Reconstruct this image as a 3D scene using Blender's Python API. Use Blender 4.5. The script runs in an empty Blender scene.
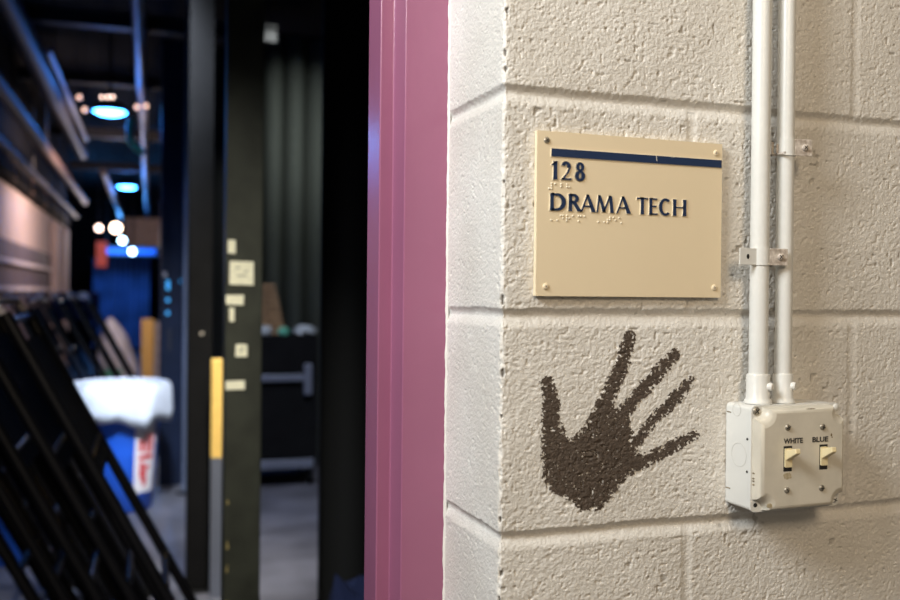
import bpy, bmesh, math, random
import numpy as np
from mathutils import Vector, Matrix
random.seed(7)
SC = bpy.context.scene
COL = SC.collection
PI = math.pi

# ------------------------------------------------------------------ camera
CX, CY, CZ = -.33243, -.77771, 1.44316
cam_d = bpy.data.cameras.new('camera')
cam = bpy.data.objects.new('camera', cam_d)
COL.objects.link(cam)
R_ = Matrix(((0.93968604, -0.00688025, -0.34196903),
             (-0.34189736, 0.00979719, -0.93968623),
             (0.00981561, 0.99992834, 0.00685395)))
cam.matrix_world = Matrix.Translation((CX, CY, CZ)) @ R_.to_4x4()
cam_d.sensor_width = 36
cam_d.lens = 933.2 / 900 * 36
cam_d.clip_start = .02
cam_d.dof.use_dof = True
cam_d.dof.focus_distance = .96
cam_d.dof.aperture_fstop = 4.2
SC.camera = cam

# ------------------------------------------------------------------ world, lights, exposure
w = bpy.data.worlds.new('world')
SC.world = w
w.use_nodes = True
w.node_tree.nodes['Background'].inputs[0].default_value = (1.0, .86, .68, 1)
w.node_tree.nodes['Background'].inputs[1].default_value = .17
SC.view_settings.view_transform = 'Standard'
SC.view_settings.look = 'None'
SC.view_settings.gamma = 1
SC.view_settings.use_curve_mapping = False
SC.view_settings.exposure = 0.0

def area(name, loc, target, size, power, col, spread=180):
    d = bpy.data.lights.new(name, 'AREA')
    d.shape = 'DISK'; d.size = size; d.energy = power; d.color = col; d.spread = math.radians(spread)
    o = bpy.data.objects.new(name, d)
    COL.objects.link(o)
    o.location = loc
    o.rotation_euler = (Vector(target) - Vector(loc)).to_track_quat('-Z', 'Y').to_euler()
    return o

def point(name, loc, rad, power, col):
    d = bpy.data.lights.new(name, 'POINT')
    d.shadow_soft_size = rad; d.energy = power; d.color = col
    o = bpy.data.objects.new(name, d)
    COL.objects.link(o)
    o.location = loc
    return o

# backstage frame: u = right, v = away from the camera's foot, turned 2.2 degrees
AB = math.radians(2.2)
def bk(u, v, z=0.0):
    return (CX + u * math.cos(AB) + v * math.sin(AB), CY - u * math.sin(AB) + v * math.cos(AB), z)

area('hall_lamp', (-1.08, -.43, 2.30), (.12, .05, 1.5), .6, 28, (.94, .985, 1.0))
area('hall_warm_lamp', (-.35, -2.3, 2.75), (.1, .4, 1.45), .7, 27, (1.0, .79, .55))
for (u, v, z, p) in ((-.377, 9.4, 3.0, 14), (-.381, 16.3, 3.0, 22)):
    point('blue_lamp_light', bk(u, v, z), .12, p, (.05, .25, 1))
area('work_light', bk(.1, 9.6, 2.75), bk(-1.2, 10.6, 2.1), .5, 52, (1, .72, .62), 165)
point('far_work_light', bk(-.45, 15.5, 2.2), .1, 40, (1, .8, .7))
point('backdrop_light', bk(-.7, 21.5, 2.6), .2, 130, (.09, .36, 1))
point('side_blue_light', bk(-.92, 5.4, 2.2), .1, 3.5, (.05, .25, 1))
area('stage_light', bk(1.0, 5.0, 3.6), bk(.85, 5.9, 0), .3, 24, (.80, .84, 1), 90)
area('bin_fill', bk(.0, 3.9, 3.3), bk(-.17, 6.55, .5), .25, 17, (.80, .88, 1), 44)  # added fill to brighten the bin and liner, no fixture there
area('column_fill', bk(-.15, 1.35, 2.75), bk(.24, 2.6, 1.05), .15, 2.1, (1, .96, .86), 42)  # added fill aimed at the column so its tape reads bright
area('curtain_fill', bk(.95, 6.5, 3.7), bk(1.2, 8.0, 2.4), .15, 4.5, (.95, 1, .95), 60)  # added fill that lifts the charcoal folds out of the dark
area('yellow_board_fill', bk(.36, 3.5, 3.5), bk(.30, 4.5, .9), .2, 9, (1, .95, .85), 34)  # added fill for the yellow upright, not a lamp on the post

# ------------------------------------------------------------------ materials
MATS = {}
def mat(name, col, rough=.6, metal=0, noise=.0, nscale=20, bump=0, bscale=60, emit=None, estr=0, spec=.5, col2=None, coat=0):
    m = bpy.data.materials.new(name)
    m.use_nodes = True
    nt = m.node_tree
    b = nt.nodes['Principled BSDF']
    b.inputs['Base Color'].default_value = (*col, 1)
    b.inputs['Roughness'].default_value = rough
    b.inputs['Metallic'].default_value = metal
    b.inputs['Specular IOR Level'].default_value = spec
    b.inputs['Coat Weight'].default_value = coat
    tc = nt.nodes.new('ShaderNodeTexCoord')
    if noise or col2:
        n = nt.nodes.new('ShaderNodeTexNoise')
        n.inputs['Scale'].default_value = nscale
        n.inputs['Detail'].default_value = 5
        r = nt.nodes.new('ShaderNodeValToRGB')
        c2 = col2 or tuple(max(0, c * (1 - noise)) for c in col)
        r.color_ramp.elements[0].color = (*c2, 1)
        r.color_ramp.elements[1].color = (*col, 1)
        r.color_ramp.elements[0].position = .35
        r.color_ramp.elements[1].position = .62
        nt.links.new(tc.outputs['Object'], n.inputs['Vector'])
        nt.links.new(n.outputs['Fac'], r.inputs['Fac'])
        nt.links.new(r.outputs['Color'], b.inputs['Base Color'])
    if bump:
        n = nt.nodes.new('ShaderNodeTexNoise')
        n.inputs['Scale'].default_value = bscale
        n.inputs['Detail'].default_value = 4
        bp = nt.nodes.new('ShaderNodeBump')
        bp.inputs['Strength'].default_value = bump
        bp.inputs['Distance'].default_value = .001
        nt.links.new(tc.outputs['Object'], n.inputs['Vector'])
        nt.links.new(n.outputs['Fac'], bp.inputs['Height'])
        nt.links.new(bp.outputs['Normal'], b.inputs['Normal'])
    if emit:
        b.inputs['Emission Color'].default_value = (*emit, 1)
        b.inputs['Emission Strength'].default_value = estr
    MATS[name] = m
    return m

def block_mat():
    m = mat('painted_block', (.70, .675, .63), .55, bump=.8, bscale=480)
    nt = m.node_tree; b = nt.nodes['Principled BSDF']
    at = nt.nodes.new('ShaderNodeAttribute'); at.attribute_name = 'chip'
    tc = nt.nodes.new('ShaderNodeTexCoord')
    n = nt.nodes.new('ShaderNodeTexNoise'); n.inputs['Scale'].default_value = 9; n.inputs['Detail'].default_value = 6
    r = nt.nodes.new('ShaderNodeValToRGB')
    r.color_ramp.elements[0].position = .3; r.color_ramp.elements[0].color = (.65, .615, .56, 1)
    r.color_ramp.elements[1].position = .7; r.color_ramp.elements[1].color = (.76, .735, .69, 1)
    nt.links.new(tc.outputs['Object'], n.inputs['Vector']); nt.links.new(n.outputs['Fac'], r.inputs['Fac'])
    mx = nt.nodes.new('ShaderNodeMix'); mx.data_type = 'RGBA'
    nt.links.new(at.outputs['Fac'], mx.inputs['Factor'])
    nt.links.new(r.outputs['Color'], mx.inputs['A']); mx.inputs['B'].default_value = (.06, .045, .03, 1)
    nt.links.new(mx.outputs['Result'], b.inputs['Base Color'])
    return m
M_block = block_mat()
M_print = mat('dark_brown_paint', (.092, .067, .050), .6, noise=.35, nscale=260, bump=.9, bscale=600)
M_purple = mat('purple_enamel', (.31, .110, .195), .25, bump=.08, bscale=90, noise=.06, nscale=8)
M_caulk = mat('white_paint_edge', (.74, .72, .68), .5)
M_signtan = mat('tan_plastic', (.80, .67, .465), .42, bump=.06, bscale=250)
M_rim = mat('tan_edge_highlight', (.80, .72, .56), .4)  # paler than the plate: edge highlights put into the colour
M_navy = mat('navy_print', (.012, .030, .085), .38, bump=.1, bscale=300)
M_white = mat('white_painted_steel', (.73, .725, .69), .33, noise=.04, nscale=30, bump=.15, bscale=120)
M_cover = mat('cream_worn_paint', (.66, .615, .52), .36, noise=.10, nscale=45, bump=.15, bscale=150)
M_worn = mat('worn_strap_paint', (.66, .59, .52), .5, col2=(.34, .28, .23), nscale=230, bump=.3, bscale=300)
M_ivory = mat('ivory_plastic', (.78, .66, .40), .35)
M_dirt = mat('brown_grime', (.22, .16, .08), .8, noise=.4, nscale=300)
M_dark = mat('black_recess', (.012, .011, .01), .8)
M_screw = mat('worn_screw_steel', (.42, .38, .31), .38, metal=.6, noise=.3, nscale=400)
M_ink = mat('black_ink', (.03, .03, .03), .6)
M_scratch = mat('pale_scratch', (.75, .70, .60), .6)
M_blk = mat('matte_black', (.006, .006, .0065), .85, spec=.12, noise=.3, nscale=8)
M_floor = mat('stage_floor_paint', (.115, .115, .135), .45, noise=.5, nscale=2.2, bump=.2, bscale=30)
M_blkmetal = mat('black_enamelled_steel', (.006, .006, .008), .38, spec=.3, noise=.2, nscale=20)
M_olive = mat('olive_black_paint', (.034, .037, .027), .6, spec=.3, noise=.35, nscale=12, bump=.2, bscale=60)
M_tape = mat('cream_tape', (.86, .83, .62), .7, noise=.1, nscale=60)
M_yellow = mat('yellow_paint', (.88, .58, .16), .5, noise=.1, nscale=20)
M_curt = mat('black_velour', (.006, .007, .008), .9, bump=.2, bscale=80)
M_gcurt = mat('charcoal_velour', (.065, .072, .065), .95, spec=.1, bump=.2, bscale=80)
M_blue = mat('blue_bin_plastic', (.015, .11, .62), .4, noise=.1, nscale=10)
M_liner = mat('white_plastic_film', (.68, .72, .78), .35, bump=.8, bscale=14, noise=.12, nscale=9)
M_label = mat('white_label', (.8, .75, .74), .5)
M_red = mat('red_ink', (.62, .03, .03), .5)
M_beige = mat('pinkish_plaster', (.52, .42, .38), .8, noise=.15, nscale=3, bump=.3, bscale=30)
M_dgrey = mat('dark_grey_paint', (.11, .09, .11), .7, noise=.2, nscale=3)
M_rail = mat('pale_rail', (.55, .50, .52), .6)
M_duct = mat('grey_duct_steel', (.035, .035, .04), .5, spec=.3, noise=.2, nscale=5)
M_copper = mat('brown_pipe', (.16, .10, .075), .5, noise=.3, nscale=9)
M_navypanel = mat('dark_navy_panel', (.008, .014, .035), .45, spec=.2, noise=.3, nscale=6)
M_bluecloth = mat('blue_cloth', (.12, .26, .55), .8, noise=.4, nscale=2)
M_navybox = mat('navy_board', (.01, .022, .12), .6, noise=.2, nscale=5)
M_teal = mat('teal_sling', (.02, .75, .70), .5)
M_wood = mat('brown_wood', (.55, .33, .16), .6, noise=.3, nscale=14)
M_foil = mat('pale_crumpled_plastic', (.55, .60, .62), .3, noise=.3, nscale=30, bump=.6, bscale=40)
M_green = mat('green_plastic', (.15, .55, .38), .4, noise=.3, nscale=40)
M_steelblue = mat('satin_aluminium', (.20, .22, .28), .4, metal=.4)
M_bluelamp = mat('blue_lamp_glow', (.1, .3, 1), .5, emit=(.05, .34, 1), estr=34)
M_warm = mat('warm_lamp_glow', (1, .8, .7), .5, emit=(1, .72, .52), estr=11)
M_cool = mat('cool_lamp_glow', (.8, .9, 1), .5, emit=(.45, .75, 1), estr=16)
M_smallglow = mat('small_warm_glow', (1, .8, .7), .5, emit=(1, .70, .58), estr=9)
M_led = mat('cyan_led', (.1, .5, .9), .5, emit=(.02, .20, .50), estr=1.3)
M_redcloth = mat('red_orange_cloth', (.75, .12, .06), .8, noise=.2, nscale=6)

# ------------------------------------------------------------------ helpers
class MB:
    """collects simple shapes into one mesh; ms = material slot index"""
    def __init__(self): self.v = []; self.f = []; self.m = []; self.s = []
    def add(self, vs, fs, ms=0, smooth=False):
        o = len(self.v)
        self.v += [tuple(p) for p in vs]
        for f in fs:
            self.f.append([o + i for i in f]); self.m.append(ms); self.s.append(smooth)
        return self
    def box(self, x0, x1, y0, y1, z0, z1, ms=0):
        vs = [(x, y, z) for x in (x0, x1) for y in (y0, y1) for z in (z0, z1)]
        return self.add(vs, [(0, 1, 3, 2), (4, 6, 7, 5), (0, 4, 5, 1), (2, 3, 7, 6), (0, 2, 6, 4), (1, 5, 7, 3)], ms)
    def prism(self, poly, y0, y1, ms=0, side=None):
        """poly of (x,z), extruded in y from front y0 to back y1; convex or mildly concave ngon"""
        n = len(poly)
        a = sum(poly[i][0] * poly[(i + 1) % n][1] - poly[(i + 1) % n][0] * poly[i][1] for i in range(n))
        if a < 0: poly = poly[::-1]
        vs = [(p[0], y0, p[1]) for p in poly] + [(p[0], y1, p[1]) for p in poly]
        self.add(vs, [list(range(n))], ms)
        self.add(vs, [list(range(2 * n - 1, n - 1, -1))], ms if side is None else side)
        return self.add(vs, [(i, i + n, (i + 1) % n + n, (i + 1) % n) for i in range(n)], ms if side is None else side)
    def lathe(self, prof, c=(0, 0, 0), axis='z', n=24, ms=0, smooth=True, sx=1, sy=1):
        vs = []
        for (r, h) in prof:
            for k in range(n):
                a = 2 * PI * k / n
                p, q = r * math.cos(a) * sx, r * math.sin(a) * sy
                if axis == 'z': vs.append((c[0] + p, c[1] + q, c[2] + h))
                elif axis == 'y': vs.append((c[0] + q, c[1] + h, c[2] + p))
                else: vs.append((c[0] + h, c[1] + p, c[2] + q))
        fs = []
        for i in range(len(prof) - 1):
            for k in range(n):
                k2 = (k + 1) % n
                fs.append((i * n + k, i * n + k2, (i + 1) * n + k2, (i + 1) * n + k))
        fs.append(list(range(n))[::-1]); fs.append([(len(prof) - 1) * n + k for k in range(n)])
        return self.add(vs, fs, ms, smooth)
    def tube(self, pts, r, n=12, ms=0, smooth=True):
        pts = [Vector(p) for p in pts]
        vs = []; ref = None
        for i, p in enumerate(pts):
            t = (pts[min(i + 1, len(pts) - 1)] - pts[max(i - 1, 0)]).normalized()
            if ref is None:
                ref = Vector((0, 0, 1)) if abs(t.z) < .9 else Vector((1, 0, 0))
            a = (ref - t * ref.dot(t)).normalized(); b = t.cross(a); ref = a
            rr = r[i] if isinstance(r, (list, tuple)) else r
            for k in range(n):
                g = 2 * PI * k / n
                vs.append(p + a * (rr * math.cos(g)) + b * (rr * math.sin(g)))
        fs = []
        for i in range(len(pts) - 1):
            for k in range(n):
                k2 = (k + 1) % n
                fs.append((i * n + k, i * n + k2, (i + 1) * n + k2, (i + 1) * n + k))
        fs.append(list(range(n))[::-1]); fs.append([(len(pts) - 1) * n + k for k in range(n)])
        return self.add(vs, fs, ms, smooth)
    def build(self, name, mats, parent=None, bevel=0, seg=2, loc=None, rotz=0):
        me = bpy.data.meshes.new(name)
        me.from_pydata(self.v, [], self.f)
        if not isinstance(mats, (list, tuple)): mats = [mats]
        for m in mats: me.materials.append(m)
        me.polygons.foreach_set('material_index', self.m)
        me.polygons.foreach_set('use_smooth', self.s)
        bm = bmesh.new(); bm.from_mesh(me)
        bmesh.ops.recalc_face_normals(bm, faces=bm.faces)
        bm.to_mesh(me); bm.free()
        if any(self.s) and not bevel: me.set_sharp_from_angle(angle=math.radians(50))
        o = bpy.data.objects.new(name, me)
        COL.objects.link(o)
        if parent: o.parent = parent
        if loc: o.location = loc
        o.rotation_euler.z = rotz
        if bevel:
            b = o.modifiers.new('bevel', 'BEVEL'); b.width = bevel; b.segments = seg
            b.limit_method = 'ANGLE'; b.angle_limit = math.radians(40)
            for p in me.polygons: p.use_smooth = True
            try:
                b.harden_normals = True
            except Exception: pass
        return o

def tag(o, label=None, cat=None, group=None, kind=None):
    if label: o['label'] = label
    if cat: o['category'] = cat
    if group: o['group'] = group
    if kind: o['kind'] = kind
    return o
def thing(name, label, cat, loc=(0, 0, 0), rotz=0, group=None):
    o = bpy.data.objects.new(name, None); COL.objects.link(o)
    o.empty_display_size = .05
    o.location = loc; o.rotation_euler = (0, 0, rotz)
    return tag(o, label, cat, group)
def struct(name, mb, m, **k):
    return tag(mb.build(name, m, **k), kind='structure')
def bthing(name, label, cat, u, v, z=0, group=None):
    return thing(name, label, cat, bk(u, v, z), -AB, group)

# ------------------------------------------------------------------ the block wall by the door
RS = np.random.RandomState(3)
TAB = RS.rand(24, 128, 128)
def vn(x, y, k):
    x = np.asarray(x, float); y = np.asarray(y, float)
    xi = np.floor(x).astype(int); yi = np.floor(y).astype(int)
    fx = x - xi; fy = y - yi
    fx = fx * fx * (3 - 2 * fx); fy = fy * fy * (3 - 2 * fy)
    T = TAB[k]; a = xi & 127; b = yi & 127; a1 = (a + 1) & 127; b1 = (b + 1) & 127
    return (T[a, b] * (1 - fx) * (1 - fy) + T[a1, b] * fx * (1 - fy) + T[a, b1] * (1 - fx) * fy + T[a1, b1] * fx * fy) * 2 - 1
def sm(x, a, b):
    t = np.clip((x - a) / (b - a), 0, 1); return t * t * (3 - 2 * t)
CORNER_R = .0035
ARC = CORNER_R * PI / 2
ZJ, CH = 1.4224, .2032
CHIPS = [(-.0005, 1.437, .0035, .0050), (.001, 1.371, .0028, .0042), (.002, 1.189, .0022, .003), (0, 1.662, .0022, .0028),
         (.001, 1.647, .0024, .0022), (.002, 1.700, .0022, .0026), (0, 1.238, .002, .0028), (0, 1.332, .0018, .002), (.001, 1.545, .0016, .002), (0, 1.165, .0016, .003)]
def height(s, z):
    """relief of the painted block along the outward normal (m) and a chip mask"""
    s = np.asarray(s, float); z = np.asarray(z, float)
    front = sm(s, -.004, .006)
    c30, s30 = .93, .36
    a, b = s * c30 + z * s30, -s * s30 + z * c30
    n9 = vn(a / .0100, b / .0085, 0); n5 = vn(a / .0046 + 7, b / .0036, 1); n3 = vn(b / .0024, a / .0030 + 3, 2); n2 = vn(s / .0018, z / .0017, 3)
    n40 = vn(s / .05, z / .045, 4)
    rough = .72 + .28 * front
    ws = .0014 * vn(s / .004, z / .005, 21); wz = .0014 * vn(s / .005 + 9, z / .004, 22)
    n5 = .6 * n5 + .6 * vn((s + ws) / .0036, (z + wz) / .0030, 23)
    h = rough * (.00010 * n9 + .00015 * n5 + .00021 * n3 + .00024 * n2) + .0003 * n40
    pit = sm(vn(s / .0032 + 31, z / .0027, 5) + .30 * n9, .52, .92)
    h -= pit * .0009 * rough
    big = sm(vn(s / .0052 + 11, z / .0048, 6) + .25 * n40, .86, 1.0)
    h -= big * .0013 * front
    # mortar joints
    e = .0005 * vn(s / .006, z / .01, 7) + .0005 * vn(s / .0022, z / .003, 8) + .0008 * vn(s / .03, z / .03, 9)
    k = np.round((z - ZJ) / CH)
    d = z - (ZJ + k * CH) - .0006
    d = d + e
    wj = .0068
    jt = np.where(d > .0015, np.clip(1 - ((d - .0015) / .0062) ** 1.5, 0, 1), np.clip(1 - ((-.0005 - d) / .0110), 0, 1) ** 1.7)
    jt = jt * sm(s, -.150, -.138)
    asym = 1.0
    course = np.floor((z - ZJ) / CH).astype(int)
    odd = (course % 2 == 0)   # course just above ZJ : head joint at .1984 ; next: .4016
    off = np.where(odd, .1984 + .0016, .4016 - .0005)
    sh = s - ARC / 2 + CORNER_R
    dh = (sh - off + .2032) % .4064 - .2032
    head = np.clip(1 - (np.abs(dh + .5 * e) / .0065) ** 2, 0, 1) * sm(sh, .06, .08)
    h = h * (1 - .8 * sm(jt, 0, .3)) * (1 - .45 * head)
    h = h - .0042 * jt * asym - .0013 * head * (1 - jt)
    # proud painted lip just under the joint
    h += .0002 * np.exp(-((d + .0098) / .0024) ** 2) * (.6 + .4 * vn(s / .01, z / .01, 12))
    # broken arris
    ar = np.exp(-(s / .0045) ** 2)
    h -= ar * (.0009 * sm(vn(s / .003, z / .0045, 10), -.1, .8) + .0008 * sm(vn(s / .006, z / .010, 11), .2, .9))
    chip = np.zeros_like(h)
    for (cs, cz, rs, rz) in CHIPS:
        q = ((s - cs) / rs) ** 2 + ((z - cz) / rz) ** 2 + .5 * n2 + .4 * n3
        chip = np.maximum(chip, sm(-q, -1.3, -.6))
    h -= chip * .0022
    spk = sm(vn(s / .0026 + 50, z / .0023, 13), .80, .93) * ar
    chip = np.maximum(chip * .9, spk * .8)
    chip = np.maximum(chip, big * .35 * front)
    return h, chip
def place(s, z, h):
    """profile of the wall: s<0 the return beside the door, s>0 the front"""
    A = ARC / 2
    ang = np.clip((s + A) / ARC, 0, 1) * PI / 2       # 0: facing -x , pi/2: facing -y
    nx, ny = -np.cos(ang), -np.sin(ang)
    x = CORNER_R + CORNER_R * nx; y = CORNER_R + CORNER_R * ny
    x = x + np.clip(s - A, 0, None); y = y + np.clip(-s - A, 0, None)
    return x + nx * h, y + ny * h, z
def axis_vals(segs):
    out = []
    for a, b, st in segs:
        n = max(1, int(round((b - a) / st))); out += list(np.linspace(a, b, n, endpoint=False))
    out.append(segs[-1][1]); return np.array(out)
def grid_mesh(name, S, Z, material, cover=None):
    SS, ZZ = np.meshgrid(S, Z, indexing='ij')
    h, chip = height(SS, ZZ)
    if cover is not None:
        h = h + cover
    x, y, z = place(SS, ZZ, h)
    co = np.stack([x, y, z], -1).reshape(-1, 3).astype(np.float32)
    ns, nz = len(S), len(Z)
    i = np.arange((ns - 1))[:, None] * nz + np.arange(nz - 1)[None]
    q = np.stack([i, i + nz, i + nz + 1, i + 1], -1).reshape(-1, 4)
    return co, q, chip.reshape(-1)
def fast_mesh(name, co, q, material, smooth=True):
    me = bpy.data.meshes.new(name)
    me.vertices.add(len(co)); me.vertices.foreach_set('co', co.ravel().astype(np.float32))
    me.loops.add(q.size); me.loops.foreach_set('vertex_index', q.ravel().astype(np.int32))
    me.polygons.add(len(q)); me.polygons.foreach_set('loop_start', np.arange(0, q.size, 4, dtype=np.int32))
    me.polygons.foreach_set('use_smooth', np.ones(len(q), bool) if smooth else np.zeros(len(q), bool))
    me.update(calc_edges=True); me.validate()
    me.materials.append(material)
    return me
S = axis_vals([(-.30, -.155, .004), (-.155, -.006, .0010), (-.006, .006, .0006), (.006, .50, .0009), (.50, 1.1, .004), (1.1, 3.2, .06)])
Z = axis_vals([(0, .7, .05), (.7, 1.11, .004), (1.11, 1.775, .0009), (1.775, 2.3, .004), (2.3, 3.0, .05)])
co, q, chip = grid_mesh('wall_right', S, Z, M_block)
# close the back of the wall
me = fast_mesh('wall_right', co, q, M_block)
a_ = me.attributes.new('chip', 'FLOAT', 'POINT'); a_.data.foreach_set('value', chip.astype(np.float32))
wall = bpy.data.objects.new('wall_right', me); COL.objects.link(wall); tag(wall, kind='structure')
struct('wall_core', MB().box(.02, 3.2, .02, .29, 0, 3.0), M_block).name = 'wall_back'

# hand print: a thin coat of brown paint lying on the relief, left out where the paint missed the pits
CAPS = [[(0.0473, 1.3615, .0066), (0.0508, 1.3411, .0088), (0.0528, 1.3086, .0115), (0.0565, 1.2806, .0142)],
        [(0.1335, 1.4035, .0060), (0.1236, 1.3721, .0078), (0.1100, 1.3468, .0080), (0.1035, 1.3290, .0118)],
        [(0.1841, 1.3856, .0054), (0.1707, 1.3741, .0069), (0.1421, 1.3459, .0066), (0.1238, 1.3274, .0078)],
        [(0.2004, 1.3589, .0056), (0.1869, 1.3446, .0067), (0.1601, 1.3232, .0050), (0.1416, 1.3028, .0069)],
        [(0.208, 1.3067, .0039), (0.1909, 1.2996, .0060), (0.1606, 1.2874, .0062), (0.1353, 1.2811, .0098)]]
PALM = [(.0424, 1.3183), (.0426, 1.2721), (.0545, 1.2590), (.0751, 1.2500), (.0840, 1.2410), (.1034, 1.2405), (.1175, 1.2551), (.1390, 1.2761),
        (.1431, 1.2966), (.1346, 1.3241), (.1210, 1.3294), (.1144, 1.3400), (.1021, 1.3420), (.0858, 1.3197), (.0726, 1.3095), (.0639, 1.3190)]
def sd_caps(x, z):
    d = np.full(x.shape, 9.0)
    for c in CAPS:
        for (x0, z0, r0), (x1, z1, r1) in zip(c[:-1], c[1:]):
            vx, vz = x1 - x0, z1 - z0
            t = np.clip(((x - x0) * vx + (z - z0) * vz) / (vx * vx + vz * vz), 0, 1)
            d = np.minimum(d, np.hypot(x - x0 - t * vx, z - z0 - t * vz) - (r0 + (r1 - r0) * t))
    inside = np.zeros(x.shape, bool); dd = np.full(x.shape, 9.0)
    n = len(PALM)
    for i in range(n):
        (x0, z0), (x1, z1) = PALM[i], PALM[(i + 1) % n]
        vx, vz = x1 - x0, z1 - z0
        t = np.clip(((x - x0) * vx + (z - z0) * vz) / (vx * vx + vz * vz), 0, 1)
        dd = np.minimum(dd, np.hypot(x - x0 - t * vx, z - z0 - t * vz))
        c = ((z0 > z) != (z1 > z)) & (x < (x1 - x0) * (z - z0) / (z1 - z0 + 1e-12) + x0)
        inside ^= c
    return np.minimum(d, np.where(inside, -dd, dd))
hs = np.arange(.034, .222, .00048); hz = np.arange(1.226, 1.412, .00048)
co, q, _ = grid_mesh('handprint', hs - CORNER_R + ARC / 2, hz, M_print, cover=.00022)
HX, HZ = np.meshgrid((hs[1:] + hs[:-1]) / 2, (hz[1:] + hz[:-1]) / 2, indexing='ij')
sd = sd_caps(HX, HZ)
nn = .0009 * vn(HX / .0026, HZ / .0024, 14) + .0008 * vn(HX / .0013, HZ / .0012, 15) + .0010 * vn(HX / .009, HZ / .009, 16)
hh, _c = height(HX - CORNER_R + ARC / 2, HZ)
pitm = sm(-(hh + .0002) / .0011, .10, 1.0) * sm(vn(HX / .018, HZ / .018, 17) + sd * 90 + .55, -.6, .6)
palm_zone = np.exp(-(((HX - .09) / .04) ** 2 + ((HZ - 1.285) / .045) ** 2))
hole = (vn(HX / .0021, HZ / .0019, 18) + .5 * vn(HX / .0011, HZ / .001, 19)) + 1.5 * pitm + .75 * sm(sd, -.006, 0) > .95
hole &= ~((vn(HX / .004, HZ / .004, 20) > .1) & (sd < -.004))
mask = (sd + nn < .0007) & ~hole
me = fast_mesh('handprint', co, q[mask.reshape(-1)], M_print)
# drop unused vertices
bm = bmesh.new(); bm.from_mesh(me)
bmesh.ops.delete(bm, geom=[v for v in bm.verts if not v.link_faces], context='VERTS'); bm.to_mesh(me); bm.free()
hp = bpy.data.objects.new('handprint', me); COL.objects.link(hp)
tag(hp, 'dark brown painted handprint with spread fingers on the block wall below the room sign', 'handprint')

# ------------------------------------------------------------------ shell around and behind
FLX = 3.2
struct('floor', MB().box(-6, 6, -3.2, 28, -.1, 0), M_floor)
b = MB(); b.box(-6, -.985, 0, .30, 0, 3.0); b.box(-.985, .0, .10, .30, 2.15, 3.0); struct('wall_front', b, M_block)
b = MB(); b.box(-6, 6, .02, .30, 3.0, 4.0); struct('trim_2', b, M_blk)
# door frame: pressed steel section, head and both jambs
prof = [(.0005, .145), (-.0483, .145), (-.0483, .1850), (-.0636, .1850), (-.0636, .2340), (-.0483, .2340), (-.0483, .276), (.0005, .276)]
def jamb(b, sgn, x0):
    pts = [(x0 + sgn * p[0], p[1]) for p in prof]
    n = len(pts)
    vs = [(p[0], p[1], 0.001) for p in pts] + [(p[0], p[1], 2.15) for p in pts]
    b.add(vs, [(i, (i + 1) % n, (i + 1) % n + n, i + n) for i in range(n)])
    b.add(vs, [list(range(n)), list(range(2 * n - 1, n - 1, -1))])
b = MB(); jamb(b, 1, 0); jamb(b, -1, -.985)
b.box(-.985, 0, .145, .276, 2.098, 2.15); b.box(-.93, -.05, .1850, .2340, 2.083, 2.098)
struct('door_1', b, M_purple, bevel=.0016, seg=3)
# painted bead between frame and block
vs = []
zz = np.linspace(.01, 2.1, 700)
e1 = .0012 * vn(zz / .012, zz * 0, 21) + .0008 * vn(zz / .004, zz * 0, 22)
bead = MB()
for z_, e_ in zip(zz, e1):
    vs += [(-.0016 - e_ * .35, .1449, z_), (-.0009 - e_ * .2, .1436, z_), (.001, .1428, z_)]
fs = []
for i in range(len(zz) - 1):
    for k in (0, 1):
        fs.append((i * 3 + k, i * 3 + k + 1, i * 3 + k + 4, i * 3 + k + 3))
bead.add(vs, fs, 0, True); struct('trim_1', bead, M_caulk)

def bbox_struct(name, u0, u1, v0, v1, z0, z1, m):
    b = MB(); b.box(u0, u1, v0, v1, z0, z1)
    return tag(b.build(name, m, loc=bk(0, 0, 0), rotz=-AB), kind='structure')
bbox_struct('wall_left', -1.4, -1.2, 1.6, 14.9, 1.88, 2.36, M_beige)
bbox_struct('wall_left_upper', -1.4, -1.2, 1.6, 14.9, 2.36, 4.0, M_blk).name = 'trim_6'
bbox_struct('wall_left_lower', -1.4, -1.198, 1.6, 14.9, 0, 1.88, M_dgrey).name = 'trim_3'
bbox_struct('wall_far', -5.2, 5.4, 27, 27.2, 0, 4.0, M_blk)
bbox_struct('wall_side', 3.4, 3.6, 1.3, 27, 0, 4.0, M_blk)
bbox_struct('ceiling', -5.2, 5.4, 1.25, 27.2, 3.9, 4.0, M_blk)
bbox_struct('wall_recess', -5.2, -5.0, 14.9, 27, 0, 3.9, M_blk)
bbox_struct('wall_return', -5.2, -1.4, 14.8, 15.0, 0, 3.9, M_blk)
b = MB(); b.box(-6, 3.2, -3.2, .0, 3.0, 3.1); struct('ceiling_front', b, mat('ceiling_white', (.7, .68, .64), .8))
for zr, nm in ((1.69, 'wall_rail'), (1.45, 'wall_rail')):
    t = bthing(nm, 'pale horizontal rail on the grey left corridor wall, the %s of two' % ('upper' if zr > 1.6 else 'lower'), 'rail', -1.195, 2, zr)
    r_ = MB(); r_.box(-.003, .03, 0, 10.4, -.02, .02); r_.build('rail_bar', M_rail, t)
for k, v in enumerate((12.75, 13.9)):
    b = MB(); b.box(-1.2, -1.12, v, v + .55, 0, 2.30)
    o = tag(b.build('pilaster', M_beige, loc=bk(0, 0, 0), rotz=-AB), kind='structure'); o.name = 'trim_%d' % (4 + k)

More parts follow.
